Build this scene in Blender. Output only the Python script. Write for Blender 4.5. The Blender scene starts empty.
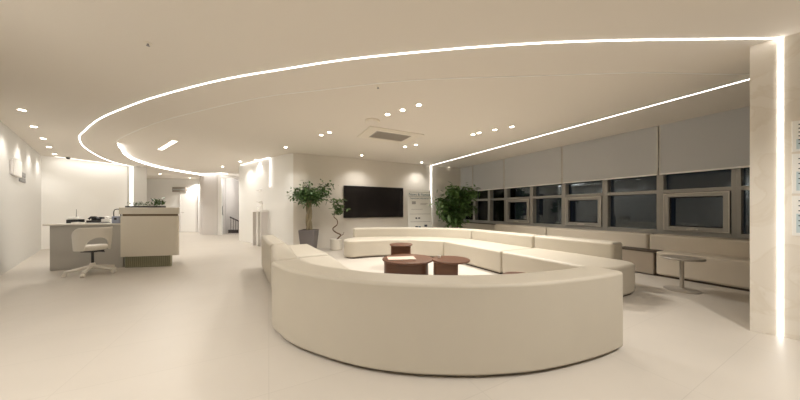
import bpy, bmesh, math, random
from mathutils import Vector, Matrix
random.seed(7)
C = bpy.context.scene.collection
SC = bpy.context.scene
PI = math.pi

# ---------------- camera ----------------
CAMZ = 1.15
cd = bpy.data.cameras.new('camera'); cam = bpy.data.objects.new('camera', cd); C.objects.link(cam)
cam.location = (0, 0, CAMZ); cam.rotation_euler = (PI/2, 0, 0)
cd.sensor_width = 36; cd.lens = 256/800*36
cd.shift_y = 9.5/800      # horizon at y = 209.5
cd.clip_start = 0.05; cd.clip_end = 200
SC.camera = cam

# ---------------- world, exposure, light levels ----------------
w = bpy.data.worlds.new('night'); SC.world = w; w.use_nodes = True
w.node_tree.nodes['Background'].inputs[0].default_value = (0.004, 0.0045, 0.006, 1)
w.node_tree.nodes['Background'].inputs[1].default_value = 1.0
SC.view_settings.view_transform = 'Standard'; SC.view_settings.look = 'None'
SC.view_settings.exposure = 0.9; SC.view_settings.gamma = 1.0
SC.cycles.max_bounces = 12; SC.cycles.diffuse_bounces = 8; SC.cycles.glossy_bounces = 4
SC.cycles.sample_clamp_indirect = 4.0
SC.cycles.use_denoising = True
SPOT_W = 50.0          # watts of one downlight
LED_E = 3.4            # emission of the LED lines
WARM = (1.0, 0.955, 0.89)
LEDC = (1.0, 0.96, 0.90)

# ---------------- frame of the room: N towards the windows, D along them ----------------
NX, NY, DX, DY = 0.890, 0.456, -0.456, 0.890
def NS(n, s): return (NX*n+DX*s, NY*n+DY*s)
ANG = math.atan2(NY, NX)
H = 2.70; HD = 2.76
def rz(p, a): return (p[0]*math.cos(a)-p[1]*math.sin(a), p[0]*math.sin(a)+p[1]*math.cos(a))

# ---------------- materials ----------------
def mat(name, col, rough=0.6, metal=0.0, bump=0.0, bscale=60, var=0.0, vscale=3.0, emis=None, es=0.0, spec=0.5):
    m = bpy.data.materials.new(name); m.use_nodes = True
    nt = m.node_tree; b = nt.nodes['Principled BSDF']
    b.inputs['Base Color'].default_value = (*col, 1); b.inputs['Roughness'].default_value = rough
    b.inputs['Metallic'].default_value = metal; b.inputs['Specular IOR Level'].default_value = spec
    if emis:
        b.inputs['Emission Color'].default_value = (*emis, 1); b.inputs['Emission Strength'].default_value = es
    tc = nt.nodes.new('ShaderNodeTexCoord')
    if bump:
        n = nt.nodes.new('ShaderNodeTexNoise'); n.inputs['Scale'].default_value = bscale; n.inputs['Detail'].default_value = 4
        bp = nt.nodes.new('ShaderNodeBump'); bp.inputs['Strength'].default_value = bump; bp.inputs['Distance'].default_value = 0.01
        nt.links.new(tc.outputs['Object'], n.inputs['Vector']); nt.links.new(n.outputs[0], bp.inputs['Height'])
        nt.links.new(bp.outputs[0], b.inputs['Normal'])
    if var:
        n = nt.nodes.new('ShaderNodeTexNoise'); n.inputs['Scale'].default_value = vscale; n.inputs['Detail'].default_value = 6
        r = nt.nodes.new('ShaderNodeMix'); r.data_type = 'RGBA'
        r.inputs[6].default_value = (*[c*(1-var) for c in col], 1); r.inputs[7].default_value = (*[min(1, c*(1+var)) for c in col], 1)
        nt.links.new(tc.outputs['Object'], n.inputs['Vector']); nt.links.new(n.outputs[0], r.inputs[0])
        nt.links.new(r.outputs[2], b.inputs['Base Color'])
    return m
def floor_mat():
    m = mat('floor_tiles', (0.60, 0.53, 0.46), 0.42)
    nt = m.node_tree; b = nt.nodes['Principled BSDF']; tc = nt.nodes['Texture Coordinate']
    mp = nt.nodes.new('ShaderNodeMapping'); mp.inputs['Rotation'].default_value = (0, 0, -ANG)
    br = nt.nodes.new('ShaderNodeTexBrick'); br.offset = 0.0
    br.inputs['Scale'].default_value = 1.0; br.inputs['Brick Width'].default_value = 1.2; br.inputs['Row Height'].default_value = 0.6
    br.inputs['Mortar Size'].default_value = 0.0022; br.inputs['Mortar Smooth'].default_value = 0.1
    br.inputs['Color1'].default_value = (0.56, 0.515, 0.455, 1); br.inputs['Color2'].default_value = (0.55, 0.505, 0.445, 1)
    br.inputs['Mortar'].default_value = (0.49, 0.45, 0.395, 1)
    no = nt.nodes.new('ShaderNodeTexNoise'); no.inputs['Scale'].default_value = 2.2; no.inputs['Detail'].default_value = 8
    mx = nt.nodes.new('ShaderNodeMix'); mx.data_type = 'RGBA'; mx.blend_type = 'MULTIPLY'; mx.inputs[0].default_value = 0.08
    nt.links.new(tc.outputs['Object'], mp.inputs[0]); nt.links.new(mp.outputs[0], br.inputs[0]); nt.links.new(mp.outputs[0], no.inputs['Vector'])
    nt.links.new(br.outputs['Color'], mx.inputs[6]); nt.links.new(no.outputs[0], mx.inputs[7]); nt.links.new(mx.outputs[2], b.inputs['Base Color'])
    return m
def marble_mat():
    m = mat('pillar_stone', (0.72, 0.66, 0.56), 0.35)
    nt = m.node_tree; b = nt.nodes['Principled BSDF']; tc = nt.nodes['Texture Coordinate']
    no = nt.nodes.new('ShaderNodeTexNoise'); no.inputs['Scale'].default_value = 2.6; no.inputs['Detail'].default_value = 9; no.inputs['Distortion'].default_value = 1.4
    cr = nt.nodes.new('ShaderNodeValToRGB'); e = cr.color_ramp.elements
    e[0].position = 0.46; e[0].color = (0.76, 0.71, 0.63, 1); e[1].position = 0.55; e[1].color = (0.79, 0.745, 0.67, 1)
    k = e.new(0.505); k.color = (0.735, 0.68, 0.59, 1)
    nt.links.new(tc.outputs['Object'], no.inputs['Vector']); nt.links.new(no.outputs[0], cr.inputs[0]); nt.links.new(cr.outputs[0], b.inputs['Base Color'])
    return m
def wood_mat():
    m = mat('walnut', (0.2, 0.08, 0.045), 0.32)
    nt = m.node_tree; b = nt.nodes['Principled BSDF']; tc = nt.nodes['Texture Coordinate']
    mp = nt.nodes.new('ShaderNodeMapping'); mp.inputs['Scale'].default_value = (3, 22, 22)
    no = nt.nodes.new('ShaderNodeTexNoise'); no.inputs['Scale'].default_value = 1.6; no.inputs['Detail'].default_value = 8
    mx = nt.nodes.new('ShaderNodeMix'); mx.data_type = 'RGBA'
    mx.inputs[6].default_value = (0.085, 0.036, 0.02, 1); mx.inputs[7].default_value = (0.17, 0.078, 0.045, 1)
    nt.links.new(tc.outputs['Object'], mp.inputs[0]); nt.links.new(mp.outputs[0], no.inputs['Vector']); nt.links.new(no.outputs[0], mx.inputs[0])
    nt.links.new(mx.outputs[2], b.inputs['Base Color'])
    return m
def glass_mat():
    m = bpy.data.materials.new('window_glass'); m.use_nodes = True; nt = m.node_tree
    for n in list(nt.nodes): nt.nodes.remove(n)
    o = nt.nodes.new('ShaderNodeOutputMaterial'); t = nt.nodes.new('ShaderNodeBsdfTransparent'); t.inputs[0].default_value = (0.75, 0.8, 0.8, 1)
    g = nt.nodes.new('ShaderNodeBsdfGlossy'); g.inputs['Roughness'].default_value = 0.02; g.inputs[0].default_value = (0.9, 0.95, 1, 1)
    f = nt.nodes.new('ShaderNodeFresnel'); f.inputs[0].default_value = 1.6
    mx = nt.nodes.new('ShaderNodeMixShader')
    nt.links.new(f.outputs[0], mx.inputs[0]); nt.links.new(t.outputs[0], mx.inputs[1]); nt.links.new(g.outputs[0], mx.inputs[2]); nt.links.new(mx.outputs[0], o.inputs[0])
    return m
M = dict(
    wall=mat('wall_paint', (0.64, 0.63, 0.60), 0.75, bump=0.03, bscale=120),
    wallw=mat('white_wall_paint', (0.87, 0.865, 0.84), 0.7),
    plum=mat('pale_grey_paint', (0.72, 0.69, 0.67), 0.7),
    tvwall=mat('tv_wall_paint', (0.70, 0.66, 0.60), 0.8, bump=0.04, bscale=150),
    ceil=mat('ceiling_paint', (0.78, 0.735, 0.67), 0.85),
    floor=floor_mat(), marble=marble_mat(), wood=wood_mat(), glass=glass_mat(),
    fabric=mat('cream_leather', (0.51, 0.465, 0.385), 0.5, bump=0.06, bscale=220, var=0.03, vscale=5),
    bench=mat('taupe_leather', (0.60, 0.54, 0.45), 0.5, bump=0.06, bscale=220, var=0.03, vscale=5),
    box=mat('mocha_leather', (0.34, 0.285, 0.225), 0.5, bump=0.05, bscale=200),
    plinth=mat('dark_plinth', (0.07, 0.05, 0.035), 0.6),
    shade=mat('shade_fabric', (0.52, 0.525, 0.53), 0.9, bump=0.05, bscale=300),
    frame=mat('window_metal', (0.36, 0.35, 0.325), 0.45, metal=0.2),
    alu=mat('pale_bar', (0.62, 0.59, 0.54), 0.4, metal=0.3),
    gasket=mat('dark_gasket', (0.05, 0.04, 0.035), 0.6),
    tv=mat('tv_black', (0.012, 0.010, 0.010), 0.18), tvf=mat('tv_frame', (0.02, 0.018, 0.018), 0.4),
    led=mat('led_line', (1, 1, 1), 0.5, emis=LEDC, es=LED_E), 
    ledside=mat('led_cove', (1, 1, 1), 0.5, emis=(1, 0.97, 0.94), es=3.5),
    lamp=mat('lamp_face', (1, 1, 1), 0.5, emis=(1, 0.9, 0.75), es=14.0),
    lampdim=mat('lamp_face_dim', (1, 1, 1), 0.5, emis=(1, 0.9, 0.75), es=1.6),
    white=mat('white_plastic', (0.80, 0.77, 0.71), 0.4), whites=mat('white_lacquer', (0.88, 0.87, 0.84), 0.35),
    desk=mat('desk_laminate', (0.44, 0.42, 0.385), 0.55), desktop=mat('desk_top', (0.66, 0.62, 0.56), 0.45),
    counter=mat('counter_panel', (0.73, 0.68, 0.585), 0.5, bump=0.02), counterband=mat('counter_band', (0.68, 0.64, 0.56), 0.5),
    groove=mat('groove_bronze', (0.22, 0.16, 0.10), 0.4, metal=0.4),
    rib=mat('olive_tile', (0.33, 0.32, 0.22), 0.25), ribdark=mat('olive_grout', (0.10, 0.09, 0.06), 0.6),
    black=mat('black_plastic', (0.02, 0.02, 0.022), 0.4), grey=mat('grey_plastic', (0.3, 0.3, 0.3), 0.5),
    bluegrey=mat('blue_grey_cloth', (0.30, 0.33, 0.42), 0.8), steel=mat('steel', (0.55, 0.53, 0.5), 0.3, metal=0.9),
    taupe=mat('taupe_metal', (0.42, 0.38, 0.33), 0.4, metal=0.3),
    pot=mat('grey_pot', (0.16, 0.145, 0.145), 0.6, bump=0.05), potw=mat('white_pot', (0.72, 0.68, 0.60), 0.5), potc=mat('basket_pot', (0.55, 0.50, 0.42), 0.7),
    soil=mat('soil', (0.05, 0.035, 0.02), 0.9, bump=0.5, bscale=60),
    leaf=mat('leaf_green', (0.085, 0.16, 0.05), 0.45, var=0.5, vscale=9), leafd=mat('leaf_dark_green', (0.10, 0.19, 0.055), 0.45, var=0.6, vscale=7),
    leafs=mat('leaf_soft_green', (0.12, 0.2, 0.07), 0.5, var=0.4, vscale=30),
    trunk=mat('bark', (0.22, 0.18, 0.11), 0.8, bump=0.4, bscale=40), trunkd=mat('dark_bark', (0.16, 0.10, 0.06), 0.8, bump=0.3, bscale=60),
    paper=mat('paper', (0.74, 0.72, 0.67), 0.7), poster=mat('poster_white', (0.88, 0.88, 0.85), 0.6),
    ink=mat('dark_ink', (0.06, 0.07, 0.10), 0.7), inkb=mat('blue_ink', (0.10, 0.19, 0.27), 0.7), inkg=mat('grey_ink', (0.4, 0.4, 0.4), 0.7), teal=mat('pale_blue_print', (0.55, 0.66, 0.70), 0.7),
    grille=mat('vent_grille', (0.42, 0.40, 0.37), 0.6), vent=mat('vent_white', (0.80, 0.75, 0.66), 0.5),
    brown=mat('brown_sign', (0.30, 0.26, 0.22), 0.5), rail=mat('dark_railing', (0.06, 0.05, 0.05), 0.5), stairw=mat('stair_wall', (0.62, 0.60, 0.58), 0.8),
    book=mat('magazine_cover', (0.60, 0.46, 0.38), 0.5),
)

M['doorglass'] = M['glass'].copy(); M['doorglass'].node_tree.nodes['Fresnel'].inputs[0].default_value = 1.12; M['doorglass'].node_tree.nodes['Transparent BSDF'].inputs[0].default_value = (.9, .9, .9, 1)
M['ledsoft'] = mat('led_soft', (1, 1, 1), 0.5, emis=(1, .97, .92), es=1.3)
M['lampmid'] = mat('lamp_face_mid', (1, 1, 1), 0.5, emis=(1, .93, .82), es=2.2)
# ---------------- mesh helpers ----------------
def obj(name, bm, m, parent=None, bevel=0, seg=2, smooth=True, ang=40):
    me = bpy.data.meshes.new(name); bmesh.ops.recalc_face_normals(bm, faces=bm.faces[:]); bm.to_mesh(me); bm.free()
    ms = m if isinstance(m, (list, tuple)) else [m]
    for x in ms: me.materials.append(M[x] if isinstance(x, str) else x)
    o = bpy.data.objects.new(name, me); C.objects.link(o)
    if parent: o.parent = parent
    if smooth:
        for p in me.polygons: p.use_smooth = True
        me.set_sharp_from_angle(angle=math.radians(ang))
    if bevel:
        b = o.modifiers.new('bevel', 'BEVEL'); b.width = bevel; b.segments = seg; b.limit_method = 'ANGLE'; b.angle_limit = math.radians(40); b.harden_normals = False
        if smooth:
            for e in me.edges: e.use_edge_sharp = False
            b.harden_normals = True
    return o
def thing(name, label, cat, loc=(0, 0, 0), rot=0, group=None):
    o = bpy.data.objects.new(name, None); C.objects.link(o); o.empty_display_size = 0.1
    o.location = loc; o.rotation_euler = (0, 0, rot); tag(o, label, cat, group); return o
def tag(o, label, cat, group=None):
    o['label'] = label; o['category'] = cat
    if group: o['group'] = group
    return o
def struct(o): o['kind'] = 'structure'; return o
def box(bm, x0, x1, y0, y1, z0, z1):
    vs = [bm.verts.new(p) for p in ((x0,y0,z0),(x1,y0,z0),(x1,y1,z0),(x0,y1,z0),(x0,y0,z1),(x1,y0,z1),(x1,y1,z1),(x0,y1,z1))]
    for f in ((0,3,2,1),(4,5,6,7),(0,1,5,4),(1,2,6,5),(2,3,7,6),(3,0,4,7)): bm.faces.new([vs[i] for i in f])
    return bm
def B(*a): return box(bmesh.new(), *a)
def prism(poly, z0, z1, bm=None):
    bm = bm or bmesh.new()
    a = [bm.verts.new((p[0], p[1], z0)) for p in poly]; b = [bm.verts.new((p[0], p[1], z1)) for p in poly]
    n = len(poly)
    bm.faces.new(a[::-1]); bm.faces.new(b)
    for i in range(n): bm.faces.new((a[i], a[(i+1) % n], b[(i+1) % n], b[i]))
    return bm
def lathe(prof, seg=32, c=(0, 0), bm=None, close=True):
    bm = bm or bmesh.new(); rings = []
    for r, z in prof:
        rings.append([bm.verts.new((c[0]+r*math.cos(2*PI*k/seg), c[1]+r*math.sin(2*PI*k/seg), z)) for k in range(seg)])
    for i in range(len(rings)-1):
        for k in range(seg):
            bm.faces.new((rings[i][k], rings[i][(k+1) % seg], rings[i+1][(k+1) % seg], rings[i+1][k]))
    if close: bm.faces.new(rings[0][::-1]); bm.faces.new(rings[-1])
    return bm
def tube(pts, rad, seg=8, bm=None):
    bm = bm or bmesh.new(); pts = [Vector(p) for p in pts]; rings = []
    rr = rad if isinstance(rad, (list, tuple)) else [rad]*len(pts)
    for i, p in enumerate(pts):
        t = (pts[min(i+1, len(pts)-1)]-pts[max(i-1, 0)]).normalized()
        up = Vector((0, 0, 1)) if abs(t.z) < 0.95 else Vector((1, 0, 0))
        u = t.cross(up).normalized(); v = t.cross(u)
        rings.append([bm.verts.new(p+(u*math.cos(2*PI*k/seg)+v*math.sin(2*PI*k/seg))*rr[i]) for k in range(seg)])
    for i in range(len(rings)-1):
        for k in range(seg):
            bm.faces.new((rings[i][k], rings[i][(k+1) % seg], rings[i+1][(k+1) % seg], rings[i+1][k]))
    bm.faces.new(rings[0][::-1]); bm.faces.new(rings[-1])
    return bm
def spline(pts, k=6):
    P = [Vector(p) for p in pts]; out = []
    for i in range(len(P)-1):
        p0 = P[i-1] if i else P[0]*2-P[1]; p1, p2 = P[i], P[i+1]; p3 = P[i+2] if i+2 < len(P) else P[-1]*2-P[-2]
        for j in range(k):
            t = j/k
            out.append(0.5*((2*p1)+(p2-p0)*t+(2*p0-5*p1+4*p2-p3)*t*t+(3*p1-p0-3*p2+p3)*t**3))
    out.append(P[-1]); return out
def offset(line, d):
    L = [Vector((p[0], p[1])) for p in line]; out = []
    for i in range(len(L)):
        t = (L[min(i+1, len(L)-1)]-L[max(i-1, 0)]).normalized()
        out.append(L[i]+Vector((-t.y, t.x))*d)
    return out
def ribbon(line, w, z0, z1): # flat strip following a plan line
    a = offset(line, w/2); b = offset(line, -w/2); return prism(a+b[::-1], z0, z1)
def ribbon_mesh(line, w, z0, z1):
    a = offset(line, w/2); b = offset(line, -w/2); bm = bmesh.new()
    q = [[bm.verts.new((p.x, p.y, z)) for p in L] for L in (a, b) for z in (z0, z1)]
    a0, a1, b0, b1 = q
    for i in range(len(a)-1):
        for x, y in ((a0, a1), (a1, b1), (b1, b0), (b0, a0)): bm.faces.new((x[i], x[i+1], y[i+1], y[i]))
    bm.faces.new((a0[0], a1[0], b1[0], b0[0])); bm.faces.new((a0[-1], a1[-1], b1[-1], b0[-1]))
    return bm
def text(name, s, size, loc, rot, m, parent=None, depth=0.002):
    cu = bpy.data.curves.new(name, 'FONT'); cu.body = s; cu.size = size; cu.extrude = depth; cu.align_x = 'CENTER'; cu.align_y = 'CENTER'
    t = bpy.data.objects.new(name+'_c', cu); C.objects.link(t); bpy.context.view_layer.update()
    me = bpy.data.meshes.new_from_object(t.evaluated_get(bpy.context.evaluated_depsgraph_get()))
    bpy.data.objects.remove(t); me.materials.clear(); me.materials.append(M[m])
    o = bpy.data.objects.new(name, me); C.objects.link(o); o.location = loc; o.rotation_euler = rot
    if parent: o.parent = parent
    return o
def round_poly(poly, rs, k=6):
    out = []; n = len(poly)
    for i in range(n):
        r = rs[i] if isinstance(rs, (list, tuple)) else rs
        p = Vector(poly[i]); a = (Vector(poly[i-1])-p); b = (Vector(poly[(i+1) % n])-p)
        if r <= 0: out.append(p); continue
        d = min(r, a.length*0.49, b.length*0.49)
        q0 = p+a.normalized()*d; q1 = p+b.normalized()*d
        for j in range(k+1):
            t = j/k; out.append(q0*(1-t)**2+p*2*t*(1-t)+q1*t*t)
    return out

# ---------------- the room ----------------
struct(obj('floor', prism([(-16, -5), (10.5, -5), (10.5, 17), (-16, 17)], -0.1, 0), 'floor'))
def wall(name, a, b, z0=-0.05, z1=2.95, t=0.2, m='wall', side=1):
    a = Vector(a); b = Vector(b); d = (b-a).normalized(); nn = Vector((-d.y, d.x))*side*t
    return struct(obj(name, prism([a, b, b+nn, a+nn], z0, z1), m, smooth=False))
wall('wall_left', (-10.3, 7.35), (0.5, -2.0), side=-1)
wall('wall_reception', (-10.3, 7.35), (-9.7, 9.1), side=1, m='wallw')
struct(obj('wall_reception_end', prism([(-9.7, 9.1), (-9.2, 9.3), (-9.95, 10.06), (-10.5, 9.7), (-9.9, 9.03)], -0.05, 2.9), 'wall', smooth=False))
wall('wall_corridor', (-15, 13.0), (-9.9, 13.0), m='wallw')
wall('wall_corridor_left', (-10.4, 9.6), (-15, 11.2), m='wallw', side=-1)
wall('wall_corridor_side', (-10.2, 13.0), (-9.1, 11.75), m='plum', side=1)
struct(obj('wall_column', prism(round_poly([(-9.25, 11.85), (-9.0, 11.7), (-8.25, 11.55), (-8.25, 12.1), (-9.2, 12.2)], [0, .1, .05, 0, 0]), -0.05, 2.9), 'plum'))
# wall with the glass door opening
wall('wall_stairs', (-8.25, 11.6), (-8.12, 11.6), m='wallw', side=1, t=.12)
wall('wall_stairs_right', (-7.12, 11.6), (-6.3, 11.6), m='wallw', side=1, t=.12)
wall('wall_stairs_back', (-9.6, 14.2), (-6.0, 14.2), m='stairw')
wall('wall_stairs_side', (-8.3, 12.2), (-8.9, 14.2), m='stairw', side=1)
wall('wall_stairs_far', (-6.0, 14.2), (-6.1, 11.6), m='stairw', side=1)
A0, A1 = (-3.07, 7.22), (-5.95, 9.45)
# side wall with soft rounded corner to the television wall
c0 = round_poly([(-5.95, 9.45), A0, (2.39, 10.02)], [0, .45, 0], 8)
L1 = [c0[0]]+c0[1:10]; 
struct(obj('wall_side', prism([*c0[:6], c0[5]+Vector((.12, .18)), Vector((-5.8, 9.7))], -0.05, 2.9), 'wallw'))
struct(obj('wall_far', prism([*c0[5:], Vector((2.3, 10.3)), c0[5]+Vector((.12, .18))], -0.05, 2.9), 'tvwall'))
wall('wall_side_return', (-5.95, 9.45), (-6.6, 11.6), side=-1, t=.15, m='wallw')
# right wall (stone) with end
struct(obj('wall_right', prism([(3.32, 2.43), (3.43, 2.32), (7.0, -1.25), (7.25, -1.0), (3.58, 2.62)], -0.05, 2.9), 'marble', smooth=False))
e0 = (3.63, 2.65); 
wall('wall_right_end', e0, NS(6.95, -1.5), side=-1, m='wall')
wall('wall_behind', (0.5, -2.0), (5.5, -3.2), side=-1)
wall('wall_behind_right', (5.5, -3.2), (7.1, -1.3), side=-1)
# window wall: parapet below, lintel above
def nsbox(bm, n0, n1, s0, s1, z0, z1):
    return prism([NS(n0, s0), NS(n1, s0), NS(n1, s1), NS(n0, s1)], z0, z1, bm)
struct(obj('wall_windows', nsbox(None, 6.70, 6.95, -1.5, 7.95, -0.05, 0.66), 'bench', smooth=False))
struct(obj('wall_windows_upper', nsbox(None, 6.74, 6.95, -1.5, 7.95, 1.95, 2.9), 'wall', smooth=False))
struct(obj('sill_shadow_strip', nsbox(None, 6.66, 6.70, -1.5, 7.83, 0.645, 0.675), 'gasket', smooth=False))  # dark strip coloured in for the shadow line at the window sill

# ceiling
ring_in = [(6.5, 2.25), (5.2, 2.85), (4.0, 2.93), (2.83, 2.896), (2.28, 2.918), (1.395, 2.977), (.439, 3.035), (-.245, 3.137), (-1.04, 3.321), (-1.9, 3.53),
           (-3.02, 3.968), (-4.23, 4.509), (-5.51, 5.22), (-6.35, 5.75), (-6.84, 6.2), (-7.3, 6.7), (-7.78, 7.215), (-8.35, 8.0), (-8.78, 8.917), (-9.0, 9.7), (-9.06, 10.31), (-8.99, 11.99)]
ri = spline(ring_in, 5)
bm = bmesh.new()
lo = [bm.verts.new((p.x, p.y, H)) for p in ri+[Vector(q) for q in ((-8.6, 15.5), (3, 15.5), (10.2, 8), (10.2, 2.2))]]
ou = [bm.verts.new((x, y, H)) for x, y in ((-16, -5), (10.5, -5), (10.5, 17), (-16, 17))]
ed = [bm.edges.new((L[i], L[(i+1) % len(L)])) for L in (lo, ou) for i in range(len(L))]
bmesh.ops.triangle_fill(bm, edges=ed, use_beauty=True)
r = bmesh.ops.extrude_face_region(bm, geom=bm.faces[:])
bmesh.ops.translate(bm, verts=[v for v in r['geom'] if isinstance(v, bmesh.types.BMVert)], vec=(0, 0, HD-H))
struct(obj('ceiling', bm, 'ceil', smooth=False))
struct(obj('ceiling_raised', prism([(-16, -5), (10.5, -5), (10.5, 17), (-16, 17)], HD, HD+.12), 'ceil', smooth=False))

struct(obj('step_edge_highlight', ribbon_mesh(ri, .014, H-.006, H+.02), 'whites', smooth=False))  # pale strip added in place of light caught on the ceiling step edge
# ---------------- LED lines ----------------
ring_out = [(3.43, 2.314), (1.834, 2.348), (.9, 2.42), (.196, 2.515), (-.568, 2.645), (-1.266, 2.819), (-2.154, 3.064), (-3.26, 3.478), (-4.028, 3.819), (-5.11, 4.36),
            (-6.18, 5.02), (-6.90, 5.51), (-7.83, 6.35), (-8.80, 7.50), (-9.40, 8.44), (-9.60, 9.06)]
t = tag(obj('led_strip', ribbon_mesh(spline(ring_out, 8), .012, H-.006, H+.004), 'led'), 'long curved LED line sweeping across the main ceiling to the stone wall', 'light strip')
tag(obj('led_strip', ribbon_mesh(offset(spline(ring_in[14:], 8), -.006), .012, H+.002, HD-.004), 'ledside'), 'LED cove on the curved edge of the raised ceiling above the counter', 'light strip')
tag(obj('led_strip', nsbox(None, 5.275, 5.289, -1.4, 7.80, HD-.006, HD+.004), 'led'), 'straight ceiling LED line running parallel to the window shades', 'light strip')
pt = Vector(NS(5.28, 7.80)); 
tag(obj('led_strip', nsbox(None, 5.273, 5.287, 7.795, 7.83, 0.02, HD-.002), 'led'), 'vertical LED line on the far wall between poster stand and tall ficus', 'light strip')
u = Vector((.7071, -.7071)); nn = Vector((-.7071, -.7071)); q = Vector((3.437, 2.313))
tag(obj('led_strip', prism([q-u*.013, q-u*.013+nn*.006, q+u*.013+nn*.006, q+u*.013], 0.0, H-.002), 'led'), 'bright vertical LED line on the stone wall at right', 'light strip')
q0, q1 = Vector((-9.63, 9.128)), Vector((-9.55, 9.160)); f_ = Vector((.371, -.928))*.008
tag(obj('led_strip', prism([q0, q0+f_, q1+f_, q1], 0.02, H-.002), 'ledsoft'), 'vertical LED line on the wall end behind the reception counter', 'light strip')
t = tag(obj('led_strip', prism([(-10.12, 7.50), (-10.09, 7.49), (-9.60, 8.95), (-9.63, 8.96)], H-.006, H+.004), 'ledsoft'), 'faint LED cove line at the ceiling along the reception back wall', 'light strip')
ld = bpy.data.lights.new('cove_lamp', 'AREA'); ld.shape = 'RECTANGLE'; ld.size = 1.5; ld.size_y = .08; ld.energy = 2.2; ld.color = (1, .95, .88)
lo_ = bpy.data.objects.new('lamp', ld); C.objects.link(lo_); lo_.parent = t; lo_.location = (-9.70, 8.20, H-.02); lo_.rotation_euler = (0, math.radians(-18), math.atan2(1.46, .49))
lo_.rotation_euler = (math.radians(12), 0, math.atan2(1.46, .49))
cv = [(-5.75, 9.24), (-4.9, 8.58), (-4.05, 7.92)]
tag(obj('led_strip', ribbon_mesh(spline(cv, 5), .03, HD-.012, HD+.002), 'ledsoft'), 'LED line in the ceiling above the white console stand', 'light strip')
q = Vector((-3.99, 7.87)); tag(obj('led_strip', prism([q, q+Vector((-.03, .023)), q+Vector((-.035, .017)), q+Vector((-.005, -.006))], 1.85, HD-.02), 'ledsoft'), 'short vertical LED line high on the side wall corner', 'light strip')
q = Vector((-8.45, 11.50))
tag(obj('led_strip', ribbon_mesh([Vector((-8.95, 11.55)), Vector((-7.9, 11.35)), Vector((-7.75, 11.5))], .04, HD-.02, HD+.002), 'ledside'), 'short LED line over the column beside the stair doorway', 'light strip')

# ---------------- downlights ----------------
def downlight(p, z, label, group=None, power=1.0, tilt=None, face='lamp', r=.036, spot=True):
    t = thing('downlight', label, 'ceiling light', (p[0], p[1], z), 0, group)
    obj('trim_ring', lathe([(r, -.001), (r+.018, -.006), (r+.022, 0.001), (r, .001)], 24, close=False), 'vent', t)
    obj('diffuser', lathe([(r, -.004), (r, .0005)], 24), face, t)
    if spot:
        ld = bpy.data.lights.new('downlight_lamp', 'SPOT'); ld.energy = SPOT_W*power; ld.color = WARM; ld.spot_size = math.radians(125); ld.spot_blend = .8; ld.shadow_soft_size = .05
        lo_ = bpy.data.objects.new('lamp', ld); C.objects.link(lo_); lo_.parent = t; lo_.location = (0, 0, -.03)
    return t
def cp(x, y, z=1.55):   # a point of the ceiling height, worked out from the survey of the photograph
    Y = z*256/(209.5-y); return (Y*(x-400)/256, Y)
zd = HD-CAMZ; zm = H-CAMZ
ords = ['nearest', 'second nearest', 'third nearest', 'fourth nearest', 'farthest']
for (x, y), o_ in zip([(22, 110), (33.8, 126.6), (43, 138.5), (49, 147), (54.5, 154)], ords):
    downlight(cp(x, y, zm), H, f'recessed downlight along the left wall, {o_} of the five', 'downlights along the left wall', .3)
for (x, y), o_ in zip([(387.6, 114.5), (402.6, 110), (418.8, 105)], ['left', 'middle', 'right']):
    downlight(cp(x, y, zd), HD, f'recessed downlight in front of the ceiling air vent, {o_} of the row of three', 'three downlights before the air vent', .8)
for (x, y), o_ in zip([(321, 135), (329.3, 132.3)], ['left', 'right']):
    downlight(cp(x, y, zd), HD, f'recessed downlight left of the air vent, {o_} one of the pair', 'pair of downlights left of the vent', .8)
for (x, y), o_ in zip([(405, 146.6), (415.8, 144.8)], ['left', 'right']):
    downlight(cp(x, y, zd), HD, f'recessed downlight behind the air vent, {o_} one of the pair', 'pair of downlights behind the vent', .7)
for (x, y), o_ in zip([(473, 134.6), (479, 132.8), (495, 129.8), (511.8, 126.8)], ['leftmost', 'second from the left', 'third from the left', 'rightmost']):
    downlight(cp(x, y, zd), HD, f'recessed downlight beside the straight LED line, {o_} of four', 'four downlights near the windows', 1.1)
downlight(cp(285.6, 147.3, zd), HD, 'recessed downlight above the tree in the grey pot', 'downlights washing the far wall', .5)
downlight(cp(361.5, 155.3, zd), HD, 'recessed downlight washing the wall above the television', 'downlights washing the far wall', .5)
downlight(cp(421.7, 162.3, zd), HD, 'recessed downlight washing the wall above the poster stand', 'downlights washing the far wall', .4)
downlight(cp(449, 167, zd), HD, 'recessed downlight in the corner above the tall ficus', None, .3, face='lampdim', spot=False)
downlight(cp(240, 161.5, zd), HD, 'recessed downlight near the wall right of the stair doorway', None, .35)
downlight(cp(256, 160, zd), HD, 'added fill downlight above the white console stand', None, .3)  # added lamp, put here to brighten the side wall
downlight(cp(222.5, 166.6, zd), HD, 'recessed downlight in front of the stair doorway', None, 1.6)
downlight(cp(190, 178, zm), H, 'recessed downlight in front of the white corridor door', 'corridor downlights', 1.6)
downlight(cp(160, 174, zm), H, 'recessed downlight over the left part of the corridor', 'corridor downlights', 1.6)
# unseen fill lamps added on the camera side to raise overall brightness
for p, l in (((-3.0, 1.5), 'added unseen fill light over the open floor left of the camera'), ((-1.6, .2), 'added unseen fill light close behind the camera position'),
             ((1.2, .2), 'added unseen fill light over the floor before the curved sofa'), ((2.7, 1.1), 'added unseen fill light over the floor before the stone wall')):
    downlight(p, H, l, None, 1.7)

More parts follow.
